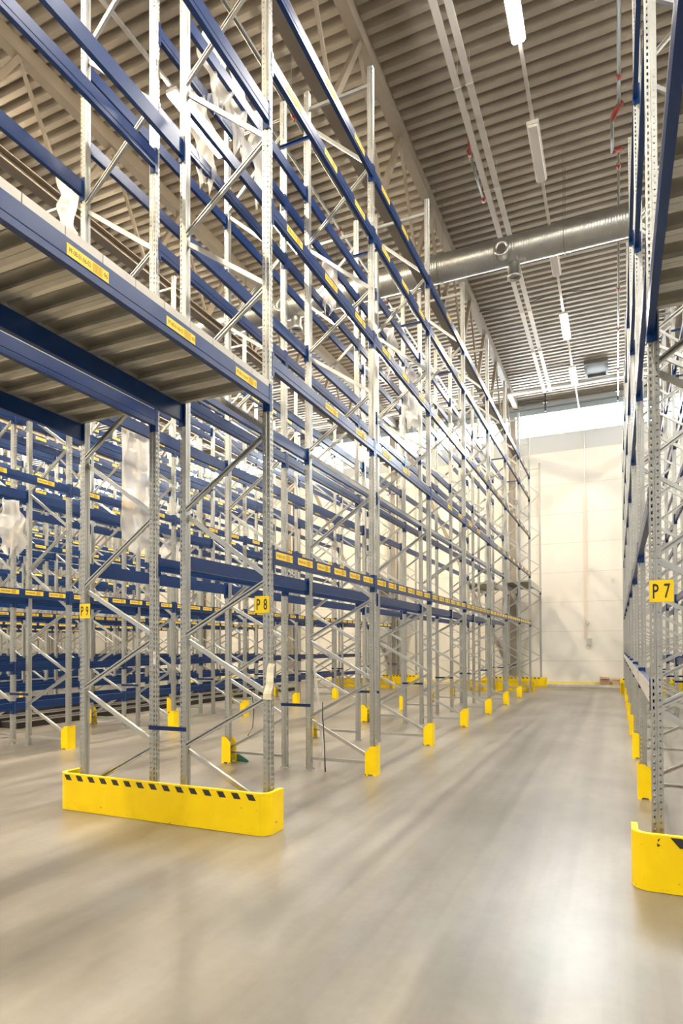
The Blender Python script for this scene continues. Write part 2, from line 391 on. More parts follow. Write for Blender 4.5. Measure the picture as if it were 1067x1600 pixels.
pipe('sprinkler_pipe', 'dark sprinkler pipe under the roof between P9 and the rack facing it', -6.2, 12.1, None, YB + 1, 27.0, (7.0, 10.5, 14.0, 17.5, 21), group='sprinkler pipes')
t = ob('pipe_offset', None, loc=(-2.78, 0, 12.2)); tag(t, 'short grey pipe with red ends hanging left of the cable trays', 'pipe')
b = MB(); b.tube([(0, 13.1, 0), (0, 14.5, 0)], 0.03, 10); ob('pipe_run', b.mesh('pipe_run', M['pipe'], True), t)
for yy in (13.05, 14.55):
    c = MB(); c.tube([(0, yy - 0.07, 0), (0, yy + 0.07, 0)], 0.045, 10); c.tube([(0, yy, 0), (0, yy, ZC - 12.2)], 0.03, 10); ob('red_elbow', c.mesh('red_elbow', M['red'], True), t)
t = ob('cross_pipe', None, loc=(0, 26.35, 12.22)); tag(t, 'pale pipe crossing under the roof in front of the window strip', 'pipe')
b = MB(); b.tube([(-30, 0, 0), (1.2, 0, 0)], 0.05, 10); ob('pipe_run', b.mesh('pipe_run', M['tray'], True), t)
b = MB(); b.tube([(-30, 0.22, 0.02), (1.2, 0.22, 0.02)], 0.035, 10); ob('pipe_run', b.mesh('pipe_run', M['tray'], True), t)
for x in range(-28, 1, 4):
    c = MB(); c.tube([(x, 0, 0), (x, 0, ZC - 12.22)], 0.006, 6); ob('pipe_hanger', c.mesh('pipe_hanger', M['pipe']), t)
for x, nm in ((-2.75, 'dark hanging bracket at the end of the cable trays'), (0.10, 'dark hanging bracket at the end of the right sprinkler pipe')):
    t = ob('hanging_bracket', None, loc=(x, 27.95, 0)); tag(t, nm, 'bracket', 'dark hanging brackets')
    b = MB(); b.box(-0.03, 0.03, -0.03, 0.03, 11.86, ZC + 0.02); ob('bracket_post', b.mesh('bracket_post', M['dark_steel']), t)
    b = MB(); b.box(-0.08, 0.08, -0.05, 0.05, 12.24, 12.32); ob('clamp', b.mesh('clamp', M['dark_steel']), t)
t = ob('smoke_hatch', None, loc=(-0.66, 26.0, ZC)); tag(t, 'grey smoke hatch set in the roof near the end wall', 'hatch')
b = MB()
b.box(-0.42, 0.42, -0.7, -0.62, -0.14, 0.02); b.box(-0.42, 0.42, 0.62, 0.7, -0.14, 0.02); b.box(-0.42, -0.34, -0.62, 0.62, -0.14, 0.02); b.box(0.34, 0.42, -0.62, 0.62, -0.14, 0.02)
ob('hatch_frame', b.mesh('hatch_frame', M['hatch']), t); ob('hatch_panel', boxme('hatch_panel', M['hatch'], -0.34, 0.34, -0.62, 0.62, -0.06, 0.0), t)
b = MB(); b.tube([(x, 19.9 + 0.05 * math.sin(x), 12.48 - 0.14 * math.sin((x + 4.0) * 1.3) ** 2) for x in [-4.0 + 0.2 * i for i in range(26)]], 0.014, 6)
tag(ob('power_cable', b.mesh('power_cable', M['rubber'], True)), 'black cable drooping across the roof deck behind the duct', 'cable')

# lamps in rows along each aisle
b = MB(); b.box(-0.11, 0.11, -0.78, 0.78, 0.02, 0.09); housing_me = b.mesh('lamp_housing', M['lamp_body'])
def diffuser(m):
    b = MB(); b.prism([(-0.095, 0), (-0.08, -0.045), (0.08, -0.045), (0.095, 0)], (0, -0.76, 0.02), (0, 0.76, 0.02), (0, 0, 1)); return b.mesh('diffuser', m)
diff_on, diff_off, diff_warm = diffuser(M['lamp_on']), diffuser(M['lamp_off']), diffuser(M['lamp_warm'])
b = MB(); b.tube([(0, 0.6, 0.09), (0, 0.6, ZC - 11.48)], 0.005, 6); hang_me = b.mesh('lamp_wire', M['pipe'])
aisles = [(-1.37, 'the bright central aisle'), (-7.08, 'the aisle left of P9'), (-12.75, 'the second aisle left of P9'), (-18.4, 'the third aisle left of P9'), (-24.1, 'the fourth aisle left of P9'), (4.35, 'the aisle right of P7')]
ys = [-4.9, -1.3, 2.3, 5.85, 9.46, 12.75, 16.4, 20.05, 23.9]
for ax, an in aisles:
    t = ob('light_rail', None, loc=(ax, 0, 11.6)); tag(t, 'pale light trunking rail hanging over ' + an, 'light rail', 'light rails')
    b = MB(); b.prism(SQ(0.06, 0.05), (0, YB + 1, 0), (0, 28.3, 0), (0, 0, 1)); ob('rail_channel', b.mesh('rail_channel', M['tray']), t)
    y = -5
    while y < 28:
        c = MB(); c.tube([(0, y, 0.02), (0, y, ZC - 11.6)], 0.005, 6); ob('rail_wire', c.mesh('rail_wire', M['pipe']), t); y += 3.6
    for j, yy in enumerate(ys):
        off = ax == -1.37 and j in (5, 6)
        t = ob('ceiling_light', None, loc=(ax, yy, 11.485))
        tag(t, ('unlit' if off else 'lit') + ' strip light, ' + ORD[j + 1] + ' from the front, over ' + an, 'light', 'strip lights under the roof')
        ob('lamp_housing', housing_me, t); ob('diffuser', diff_off if off else (diff_warm if ax < -2 else diff_on), t)

# ------------------------------------------------------------------ pallet rack: shared part meshes (local +X is the aisle side)
def strip(b, p0, p1, z0, z1, hole=None):
    """sheet from p0 to p1 (plan), hole = (f0, f1, length, pitch, offset)"""
    q = lambda f, z: (p0[0] + (p1[0] - p0[0]) * f, p0[1] + (p1[1] - p0[1]) * f, z)
    if not hole: b.face([q(0, z0), q(1, z0), q(1, z1), q(0, z1)]); return
    f0, f1, ln, pit, off = hole
    b.face([q(0, z0), q(f0, z0), q(f0, z1), q(0, z1)]); b.face([q(f1, z0), q(1, z0), q(1, z1), q(f1, z1)])
    z = z0; h = z0 + off
    while h + ln < z1:
        b.face([q(f0, z), q(f1, z), q(f1, h), q(f0, h)]); z = h + ln; h += pit
    b.face([q(f0, z), q(f1, z), q(f1, z1), q(f0, z1)])
def upright_mesh(holes=True):
    b = MB()
    sl = (0.22, 0.72, 0.026, 0.05, 0.03) if holes else None
    ss = (0.36, 0.74, 0.026, 0.05, 0.03) if holes else None
    sh = (0.36, 0.66, 0.012, 0.05, 0.045) if holes else None
    for s in (1, -1):
        strip(b, (-0.045, s * 0.003), (-0.045, s * 0.038), 0.0, TOP)  # back drawn nearly shut, shaped so the slots look dark inside
        strip(b, (-0.045, s * 0.038), (-0.007, s * 0.038), 0.0, TOP, sh)
        strip(b, (-0.007, s * 0.038), (-0.003, s * 0.032), 0.0, TOP)
        strip(b, (-0.003, s * 0.032), (0.030, s * 0.032), 0.0, TOP, ss)
        strip(b, (0.030, s * 0.032), (0.035, s * 0.027), 0.0, TOP)
        strip(b, (0.035, s * 0.027), (0.035, s * 0.004), 0.0, TOP, sl)
        strip(b, (0.035, s * 0.004), (0.031, 0), 0.0, TOP)
    return b
UP = upright_mesh().mesh('upright', M['galv'])
b = MB(); b.box(-0.06, 0.05, -0.065, 0.065, 0.0, 0.006)
for sx, sy in ((-0.045, 0.055), (-0.045, -0.055)): b.tube([(sx, sy, 0.006), (sx, sy, 0.022)], 0.008, 6)
FOOT = b.mesh('foot_plate', M['galv'])
CB = lambda w, h, t: [(-w / 2, -h / 2), (w / 2, -h / 2), (w / 2, h / 2), (w / 2 - 0.014, h / 2), (w / 2 - 0.014, h / 2 - t), (w / 2 - t, h / 2 - t), (w / 2 - t, -h / 2 + t), (-w / 2 + t, -h / 2 + t), (-w / 2 + t, h / 2 - t), (-w / 2 + 0.014, h / 2 - t), (-w / 2 + 0.014, h / 2), (-w / 2, h / 2)]
nodes = [(0, 0.19), (1, 0.73), (0, 1.285), (1, 1.855), (0, 2.41), (1, 3.13), (0, 3.83), (1, 4.55), (0, 5.25), (1, 5.96), (0, 6.69), (1, 7.53), (0, 8.41), (1, 9.33)]
def brace(b, a, c):
    (ra, za), (rc, zc) = a, c
    xa, xc = (-D + 0.012 if ra else -0.012), (-D + 0.012 if rc else -0.012)
    rising_to_front = rc == 0
    yy = -0.0178 if rising_to_front else 0.0178
    sgn = -1 if rising_to_front else 1                       # open side of the channel
    z0, z1 = za + 0.018, zc - 0.018
    b.prism(CB(0.044, 0.034, 0.003), (xa, yy, z0), (xc, yy, z1), (0, sgn, 0))
BR = []
for a, c in zip(nodes, nodes[1:]):
    b = MB(); brace(b, a, c); BR.append(b.mesh('diagonal_brace', M['galv_brace']))
HZ = []
for z in (0.165, 9.55):
    b = MB(); b.prism(CB(0.044, 0.034, 0.003), (-D + 0.012, 0.0, z), (-0.012, 0.0, z), (0, 1, 0)); HZ.append(b.mesh('horizontal_brace', M['galv_brace']))
b = upright_mesh(False); c = upright_mesh(False)
k0 = len(b.v); b.v += [(-D - x, -y_, z) for x, y_, z in c.v]; b.f += [tuple(i + k0 for i in f) for f in c.f]; b.mi += c.mi
for a, c2 in zip(nodes, nodes[1:]): brace(b, a, c2)
for z in (0.165, 9.55): b.prism(CB(0.044, 0.034, 0.003), (-D + 0.012, 0.0, z), (-0.012, 0.0, z), (0, 1, 0))
b.box(-0.06, 0.05, -0.065, 0.065, 0, 0.006); b.box(-D - 0.05, -D + 0.06, -0.065, 0.065, 0, 0.006)
FAR_FRAME = b.mesh('far_frame', M['galv'])

def make_frame(x, y, s, label, group, full=True):
    rz = 0 if s > 0 else math.pi
    if not full:
        return tag(ob('upright_frame', FAR_FRAME, None, (x, y, 0), rz), label, 'rack frame', group)
    t = ob('upright_frame', None, None, (x, y, 0), rz); tag(t, label, 'rack frame', group)
    for p in (ob('upright', UP, t), ob('upright', UP, t, (-D, 0, 0), math.pi)): ob('foot_plate', FOOT, p)
    for me in BR: ob('diagonal_brace', me, t)
    for me in HZ: ob('horizontal_brace', me, t)
    return t

# beams
def beam_poly(h): return [(-0.010, -h / 2), (0.038, -h / 2), (0.038, -h / 4), (0.033, -h / 4 + 0.004), (0.033, -h / 4 + 0.010), (0.037, -h / 4 + 0.014), (0.037, h / 2), (-0.010, h / 2)]
def beam_body(b, L, h, y0=0.0, f=1, x=0.0, z=0.0):
    p = beam_poly(h)
    b.loft([[(x + f * a, y0 - L / 2, z + c) for a, c in p], [(x + f * a, y0 + L / 2, z + c) for a, c in p]])
def connector_into(b, yq, e, h, f=1, x=0.0, z=0.0):
    z0, z1 = z - h / 2 - 0.06, z + h / 2 + 0.035
    def bx(xa, xb, ya, yb): b.box(min(x + f * xa, x + f * xb), max(x + f * xa, x + f * xb), min(ya, yb), max(ya, yb), z0, z1)
    bx(0.0365, 0.0405, yq, yq + e * 0.036); bx(-0.034, 0.0405, yq - e * 0.004, yq)
L1, LT = BAY - 0.080, TUN - 0.080
BEAM = {}
for key, L, h in (('std', L1, 0.14), ('tun', LT, 0.165), ('end', 28.43 - YI[7] - 0.080, 0.165)):
    b = MB(); beam_body(b, L, h); me = b.mesh('crossbar', M['blue'])
    cs = []
    for e in (-1, 1):
        c = MB(); connector_into(c, e * L / 2, e, h)
        for zz in (-0.03, 0.05): c.tube([(0.040, e * (L / 2 + 0.02), zz), (0.044, e * (L / 2 + 0.02), zz)], 0.005, 6)
        cs.append(c.mesh('end_connector', M['blue']))
    BEAM[key] = (me, cs, L, h)
b = MB(); beam_body(b, BEAM['end'][2], 0.165); BEAM['grey'] = (b.mesh('crossbar', M['deck_edge']), BEAM['end'][1], BEAM['end'][2], 0.165)
def label_mesh(code, chk, simple=False, w=0.34, h=0.072):
    b = MB(); b.box(0.0, 0.0012, -w / 2, w / 2, -h / 2, h / 2)
    b.cur = 2
    y = w * 0.10
    rnd = random.Random(5)
    while y < w * 0.34:
        bw = rnd.choice((0.0025, 0.004, 0.006)); b.box(0.0012, 0.0016, y, y + bw, -h * 0.40, h * 0.40); y += bw + rnd.choice((0.0012, 0.002))
    if simple:
        b.cur = 1; y = -w * 0.45
        for i in range(12): b.box(0.0012, 0.0016, y, y + w * 0.022, -h * 0.16, h * 0.16); y += w * 0.042
        return b.mesh('bin_label', [M['label'], M['ink'], M['bar']])
    me = b.mesh('bin_label', [M['label'], M['ink'], M['bar']])
    import bmesh
    bm = bmesh.new(); bm.from_mesh(me)
    for body, cy, ww in ((code, -w * 0.195, w * 0.50), (chk, w * 0.425, w * 0.10)):
        if not body: continue
        tm = text_mesh(body, h * 0.44, M['ink'], ww)
        vs = [bm.verts.new((0.0016, cy + v.co.x, v.co.y)) for v in tm.vertices]
        for p in tm.polygons:
            try: f = bm.faces.new([vs[i] for i in p.vertices]); f.material_index = 1
            except ValueError: pass
        bpy.data.meshes.remove(tm)
    bm.to_mesh(me); bm.free(); return me
LAB = label_mesh('PF-08-01-02-01', '17'); LAB_S = label_mesh('', '', True)
LAB_T = [label_mesh('PF-08-01-06-01', '21'), label_mesh('PF-08-01-06-02', '96'), label_mesh('PF-08-01-06-03', '60'), label_mesh('PF-08-01-06-04', '12')]
COVER = boxme('white_cover', M['white_plastic'], 0.0385, 0.041, -L1 / 2 + 0.01, L1 / 2 - 0.01, -0.072, 0.072)
def make_beam(x, y, z, f, key, label, group, labels=(), extra=None):
    me, cs, L, h = BEAM[key]
    t = ob('rack_crossbar', None, None, (x, y, z), 0 if f > 0 else math.pi); tag(t, label, 'rack crossbar', group)
    ob('beam_body', me, t)
    for c in cs: ob('end_connector', c, t)
    for lm, yy, zz in labels: ob('bin_label', lm, t, (0.0375, yy, zz))
    if extra: ob('white_cover', extra, t)
    return t

LV = [2.63, 4.50, 5.99, 7.44, 8.30]
LV7 = [1.40, 2.84, 4.71, 6.45, 8.19]
rows = [dict(k='P8', x=XP8, s=1, n='the P8 rack', ids=range(-1, 9), lv=LV, full=True),
        dict(k='P9', x=XP9, s=-1, n='the P9 rack', ids=range(-1, 9), lv=LV, full=True),
        dict(k='P7', x=XP7, s=-1, n='the P7 rack', ids=range(-1, 9), lv=LV7, full=True),
        dict(k='P6', x=XP7 + 2 * D + G, s=1, n='the rack behind P7', ids=range(1, 9), lv=LV7, full=True)]
dn = ['', 'second', 'third', 'fourth', 'fifth', 'sixth']
for k in range(1, 6):
    x = -8.72 - 5.66 * (k - 1)
    low = [0.68, 1.40] if k >= 2 else []
    if k == 1: na, nb = 'the rack opposite P9', 'rack backing the P9-opposite rack'
    else: na, nb = dn[k] + " double rack's right row", dn[k] + " double rack's left row"
    rows.append(dict(k='A%d' % k, x=x, s=1, n=na, ids=range(0, 9), lv=low + LV, full=k == 1))
    rows.append(dict(k='B%d' % k, x=x - 2 * D - G, s=-1, n=nb, ids=range(0, 9), lv=[0.68, 1.40] + LV, full=k == 1))

cand = []      # every beam: (visible size, args)
made = set()
for R in rows:
    x, s = R['x'], R['s']
    for i in R['ids']:
        y = YI[i]
        vis = near_frame([(x, y, z) for z in (0.1, 3, 9.7)] + [(x - s * D, y, 3)], 130)
        if not vis and i >= 0: continue
        if i == -1 and R['k'] not in ('P7', 'P8', 'P9'): continue
        made.add((R['k'], i))
        if i == -1: lab = 'galvanised upright frame beside the camera end of ' + R['n']
        elif i == 0 and R['k'] in ('P7', 'P8', 'P9'): lab = 'galvanised upright frame carrying the %s %s sign' % (R['k'][0], R['k'][1])
        else: lab = '%s galvanised upright frame from the near end of %s' % (ORD[i + 1], R['n'])
        make_frame(x, y, s, lab, 'galvanised upright frames', R['full'])
    for i in range(0, 7):
        if (R['k'], i) not in made and (R['k'], i + 1) not in made: continue
        yc = (YI[i] + YI[i + 1]) / 2
        for j, z in enumerate(R['lv']):
            for side in ('front', 'rear'):
                xb = x if side == 'front' else x - s * D; f = s if side == 'front' else -s
                sz = seen_length((xb, yc - 1.35, z), (xb, yc + 1.35, z))
                d = max(1.0, (Vector((xb, yc, z)) - EYE).dot(fw))
                vis_side = 1.0 if (side == 'front') else 0.9
                hid = 0.4 if R['k'] not in ('P7', 'P8', 'P9', 'A1') else 1.0
                if R['k'] == 'P6': hid = 0.3
                if R['k'] == 'P7': hid = 1.2
                cand.append((sz * 140 / d * vis_side * hid, R, i, j, z, side, xb, f, yc))
cand.sort(key=lambda c: -c[0])
stuff = MB()
for n_, (sz, R, i, j, z, side, xb, f, yc) in enumerate(cand):
    if sz <= 0: continue
    if n_ < 285:
        labs = []
        if side == 'front' and R['k'] != 'P7' and R['k'] != 'P6' and z > 2:
            real = R['k'] in ('P8', 'P9') and i < 3
            lm = LAB if real else LAB_S
            if abs(z - 2.63) < 0.01: labs = [(lm, f * (-1.16 + 0.455 * q), 0.014) for q in range(6)]
            else: labs = [(lm, f * (-0.92 + 0.9 * q), 0.014) for q in range(3)]
            if R['k'] == 'P8' and j in (1, 4) : labs = labs[:2] if (i % 2) else labs[1:]
        make_beam(xb, yc, z, f, 'std', 'blue %s beam of %s, %s bay from near end, %s level' % (side, R['n'], ORD[i + 1], ORD[j + 1]),
                  'blue load beams', labs, COVER if (R['k'] == 'P7' and j == 0 and side == 'front') else None)
    else:
        stuff.cur = 0
        beam_body(stuff, L1, 0.14, yc, f, xb, z)
        for e in (-1, 1): connector_into(stuff, yc + e * L1 / 2, e, 0.14, f, xb, z)
        if R['k'] in ('P7', 'P6'):
            if j == 0 and side == 'front' and R['k'] == 'P7':
                stuff.cur = 2; xa = xb + f * 0.0385; xb2 = xb + f * 0.041
                stuff.box(min(xa, xb2), max(xa, xb2), yc - L1 / 2 + 0.01, yc + L1 / 2 - 0.01, z - 0.072, z + 0.072)
        elif side == 'front' and z > 2:
            stuff.cur = 1
            nl = 6 if abs(z - 2.63) < 0.01 else 3
            for q in range(nl):
                yy = yc + (-1.16 + 0.455 * q if nl == 6 else -0.92 + 0.9 * q)
                xa = xb + f * 0.0375; xb2 = xb + f * 0.040
                stuff.box(min(xa, xb2), max(xa, xb2), yy - 0.17, yy + 0.17, z - 0.022, z + 0.05)
so = ob('distant_rack_crossbar', stuff.mesh('distant_rack_crossbar', [M['blue'], M['label'], M['white_plastic']]))
tag(so, 'mass of blue load beams in the distant racks beyond the left aisle', 'rack crossbars', None, 'stuff')

# cross-aisle bays: deck beams, upper beams, deck panels
def panel_mesh(w):
    b = MB(); L = D + 0.06; t = 0.062
    P = [(-w / 2, 0.0), (-w / 2, t), (w / 2, t), (w / 2, 0.0), (w / 2 - 0.05, 0.0), (w / 2 - 0.05, 0.003), (w / 2 - 0.003, 0.003), (w / 2 - 0.003, t - 0.003), (0.03, t - 0.003), (0.0, t - 0.018), (-0.03, t - 0.003), (-w / 2 + 0.003, t - 0.003), (-w / 2 + 0.003, 0.003), (-w / 2 + 0.05, 0.003), (-w / 2 + 0.05, 0.0)]
    b.loft([[(-L / 2, a, c) for a, c in P], [(L / 2, a, c) for a, c in P]])
    me = b.mesh('deck_sheet', M['deck'])
    out = [me]
    for sx in (-1, 1):
        e = MB(); e.box(min(sx * L / 2, sx * (L / 2 + 0.003)), max(sx * L / 2, sx * (L / 2 + 0.003)), -w / 2 + 0.002, w / 2 - 0.002, 0.001, t)
        out.append(e.mesh('deck_lip', M['deck_edge']))
    return out
PW = (LT - 0.014) / 12
PAN = panel_mesh(PW - 0.003)
def tunnel(R, i0, i1, key, where, with_upper):
    yc = (YI[i0] + YI[i1]) / 2; z = 4.158; x, s = R['x'], R['s']
    L = BEAM[key][2]
    for side in ('front', 'rear'):
        xb = x if side == 'front' else x - s * D; f = s if side == 'front' else -s
        labs = []
        if side == 'front' and R['k'] == 'P8' and i0 == -1:
            for q in range(4): labs.append((LAB_T[q], (2.0 + 0.912 * q) - yc, 0.012))
        make_beam(xb, yc, z, f, key, 'blue %s deck beam of %s over the %s cross aisle' % (side, R['n'], where) if key != 'grey' else 'grey %s deck beam of %s over the %s cross aisle' % (side, R['n'], where), 'deck beams over the cross aisles', labs)
        if with_upper:
            labs = [(LAB, q, 0.014) for q in (-0.9, 0.45)] if (side == 'front' and R['k'] == 'P8') else []
            make_beam(xb, yc, 6.90, f, 'tun', 'blue %s upper beam of %s over the near cross aisle' % (side, R['n']), 'upper beams over the near cross aisle', labs)
    n = int(L / PW)
    for q in range(n):
        y = yc + L / 2 - 0.007 - PW * (q + 0.5)
        if i0 >= 0: y = yc - L / 2 + 0.007 + PW * (q + 0.5)
        t = ob('deck_panel', None, None, (x - s * D / 2, y, z + 0.083)); tag(t, '%s deck panel of %s from frame side, %s aisle' % (ORD[q + 1], R['n'], where), 'deck panel', 'galvanised deck panels')
        ob('deck_sheet', PAN[0], t); ob('deck_lip', PAN[1], t); ob('deck_lip', PAN[2], t)
for R in rows[:3]:
    tunnel(R, -1, 0, 'tun', 'near', R['k'] != 'P7')
for R in rows[:2] + rows[4:6]:
    tunnel(R, 7, 8, 'grey', 'far', False)

# spacers tying back-to-back rows
b = MB(); b.box(-0.24, 0.24, -0.0045, 0.0, -0.022, 0.022); b.box(-0.24, 0.24, -0.025, -0.0045, 0.018, 0.022)
SP = b.mesh('row_spacer', M['blue'])
for R, nm, ids in ((rows[0], 'between P8 and P9', range(0, 9)), (rows[4], 'between the two rows opposite P9', range(1, 9)), (rows[2], 'between P7 and its back row', range(1, 9))):
    for i in ids:
        if (R['k'], i) not in made: continue
        xm = R['x'] - R['s'] * (D + G / 2)
        for z, w in ((0.92, 'low'), (9.1, 'high')):
            tag(ob('row_spacer', SP, None, (xm, YI[i] - 0.0385, z)), 'blue %s spacer bar %s, %s frame from the near end' % (w, nm, ORD[i + 1]), 'spacer', 'blue row spacers')

# yellow post protectors
b = MB()
def plate(pts, y0, y1): b.loft([[(x, y0, z) for x, z in pts], [(x, y1, z) for x, z in pts]])
side_pts = [(-0.10, 0.0), (-0.06, 0.0), (-0.05, 0.022), (0.01, 0.022), (0.02, 0.0), (0.058, 0.0), (0.058, 0.40), (-0.015, 0.40), (-0.10, 0.315)]
plate(side_pts, -0.086, -0.080); plate(side_pts, 0.080, 0.086)
b.box(0.052, 0.058, -0.080, 0.080, 0.0, 0.40)
b.box(-0.115, -0.06, -0.110, -0.086, 0.0, 0.005); b.box(-0.115, -0.06, 0.086, 0.110, 0.0, 0.005); b.box(0.02, 0.058, -0.10, -0.086, 0.0, 0.005); b.box(0.02, 0.058, 0.086, 0.10, 0.0, 0.005)
GUARD = b.mesh('guard_shell', M['guard'])
b = MB()
b.tube([(0, 0, 0.005), (0, 0, 0.02)], 0.009, 6)
BOLT = b.mesh('anchor_bolt', M['dark_steel'])
for R in rows:
    if R['k'] == 'P6': continue
    for i in range(0, 8):
        if (R['k'], i) not in made: continue
        if i == 0 or (i == 7 and R['k'] in ('P8', 'P9', 'P7', 'A1', 'B1')): continue
        if R['k'][0] in 'AB' and int(R['k'][1]) > 2: continue
        t = ob('post_protector', None, None, (R['x'], YI[i], 0), 0 if R['s'] > 0 else math.pi)
        tag(t, 'yellow post protector at the %s front upright of %s' % (ORD[i + 1], R['n']), 'post guard', 'yellow post protectors')
        gs = ob('guard_shell', GUARD, t)
        for sy in (-0.10, 0.10): ob('anchor_bolt', BOLT, gs, (-0.09, sy, 0))

# long yellow end guards
def end_guard(x0, x1, y, facing, label, ret=0.30, h=0.405, stripes=True):
    """plan: a U of steel plate with rounded corners; facing -1 looks towards the camera"""
    t = ob('end_guard', None, None, ((x0 + x1) / 2, y, 0), 0 if facing < 0 else math.pi); tag(t, label, 'rack end guard', 'yellow rack end guards')
    W = (x1 - x0) / 2; r = 0.12
    def path(o):
        rr = r - o; pts = [(-W + o, ret)]
        pts += [(-W + r - rr * math.cos(a), r - rr * math.sin(a)) for a in [math.pi / 2 * i / 8 for i in range(9)]]
        pts += [(W - r + rr * math.sin(a), r - rr * math.cos(a)) for a in [math.pi / 2 * i / 8 for i in range(9)]]
        return pts + [(W - o, ret)]
    def ribbon(o0, o1, z0, z1):
        b = MB(); A, B = path(o0), path(o1)
        b.loft([[(p[0], p[1], z0), (q[0], q[1], z0), (q[0], q[1], z1), (p[0], p[1], z1)] for p, q in zip(A, B)]); return b
    gp = ob('guard_plate', ribbon(0, 0.01, 0.004, h).mesh('guard_plate', M['guard'], False), t)
    ob('top_flange', ribbon(0.01, 0.045, h - 0.012, h).mesh('top_flange', M['guard']), t)
    ob('foot_flange', ribbon(0.01, 0.035, 0.0, 0.012).mesh('foot_flange', M['guard']), t)
    if stripes:
        x = -W + 0.10
        while x < W - 0.22:
            b = MB()
            b.loft([[(x, yy, h - 0.014), (x + 0.076, yy, h - 0.014), (x + 0.112, yy, h - 0.070), (x + 0.036, yy, h - 0.070)] for yy in (-0.0012, 0)])
            x += 0.165
            ob('hazard_stripe', b.mesh('hazard_stripe', M['black']), gp)
    return t
end_guard(-5.60, -2.955, 4.975, -1, 'long yellow end guard with black stripes below the P8 and P9 signs', h=0.395)
g7 = end_guard(0.083, 2.83, 4.965, -1, 'scuffed yellow end guard below the P7 sign at the right edge', h=0.41, stripes=False)
W7 = (2.83 - 0.083) / 2
def stripe7(b): ob('hazard_stripe', b.mesh('hazard_stripe', M['black']), g7.children[0])
x = -W7 + 0.245
b = MB(); b.loft([[(x, yy, 0.400), (x + 0.075, yy, 0.400), (x + 0.135, yy, 0.330), (x + 0.06, yy, 0.330)] for yy in (-0.0012, 0)])
stripe7(b)
x = -W7 + 0.165
b = MB(); b.loft([[(x, yy, 0.375), (x + 0.02, yy, 0.390), (x + 0.005, yy, 0.360)] for yy in (-0.0012, 0)]); b.loft([[(x - 0.005, yy, 0.353), (x + 0.02, yy, 0.337), (x, yy, 0.325)] for yy in (-0.0012, 0)])
stripe7(b)
for q in range(1, 14):
    x = -W7 + 0.245 + 0.158 * q
    b = MB(); b.loft([[(x, yy, 0.400), (x + 0.06, yy, 0.400), (x + 0.105, yy, 0.335), (x + 0.045, yy, 0.335)] for yy in (-0.0012, 0)]); stripe7(b)
end_guard(-5.60, -2.91, YI[7] + 0.215, 1, 'yellow end guard seen from behind at the far end of P8 and P9', stripes=False)
end_guard(-5.60, -2.82, YI[8] - 0.21, -1, 'striped yellow end guard by the end wall behind P8 and P9', ret=0.28)
end_guard(0.083, 2.83, YI[7] + 0.215, 1, 'yellow end guard at the far end of the P7 rack', stripes=False)
end_guard(0.083, 2.83, YI[8] - 0.21, -1, 'striped yellow end guard by the end wall behind P7', ret=0.28)
end_guard(-11.26, -8.57, YI[7] + 0.215, 1, 'yellow end guard at the far end of the racks opposite P9', stripes=False)
end_guard(-11.26, -8.57, YI[8] - 0.21, -1, 'striped yellow end guard by the end wall beyond the racks opposite P9', ret=0.28)

# signs
def sign(txt, x0, x1, z0, z1, label):
    t = ob('row_sign', None, None, ((x0 + x1) / 2, YI[0] - 0.0395, (z0 + z1) / 2)); tag(t, label, 'sign', 'yellow row signs')
    w, h = x1 - x0, z1 - z0
    sb = ob('sign_board', boxme('sign_board', M['sign'], -w / 2, w / 2, -0.003, 0.001, -h / 2, h / 2), t)
    for ch, dx in ((txt[0], -0.235 * w), (txt[1], 0.235 * w)):
        ob('lettering', text_mesh(ch, h * 0.66, M['black'], w * 0.25), sb, (dx, -0.0042, 0.0), rot=(math.pi / 2, 0, 0))
sign('P8', -3.193, -3.031, 2.082, 2.245, 'yellow sign reading P 8 on the rack upright')
sign('P9', -5.462, -5.308, 2.080, 2.240, 'yellow sign reading P 9 on the left rack upright')
sign('P7', 0.220, 0.380, 2.076, 2.238, 'yellow sign reading P 7 on the right rack upright')
# paper note taped to the P8 upright, small white tag on the P9 rear upright
b = MB(); rows_ = []
for i in range(13):
    f = i / 12; z = 1.60 - 0.345 * f; xl = -3.035 - 0.060 * f - 0.008 * math.sin(f * 9); w = 0.068 + 0.022 * f
    yy = YI[0] - 0.046 - 0.012 * math.sin(f * 3.1) - 0.004 * math.sin(f * 17)
    rows_.append([(xl, yy, z), (xl + w * 0.5, yy - 0.005, z - 0.003), (xl + w, yy + 0.002, z - 0.004), (xl + w, yy + 0.0035, z - 0.004), (xl + w * 0.5, yy - 0.0035, z - 0.003), (xl, yy + 0.0015, z)])
b.loft(rows_)
tag(ob('paper_note', b.mesh('paper_note', M['paper'])), 'cream paper strip taped to the P8 upright', 'note')
t = ob('paper_tag', None, None, (-4.415, YI[0] - 0.0390, 1.645)); tag(t, 'small white tag stuck on the rear upright of P9', 'tag')
ob('tag_card', boxme('tag_card', M['white_plastic'], -0.018, 0.018, -0.0015, 0.0005, -0.068, 0.068), t)
ob('lettering', text_mesh('C', 0.03, M['ink']), t, (0, -0.0022, 0.02), rot=(math.pi / 2, 0, 0))

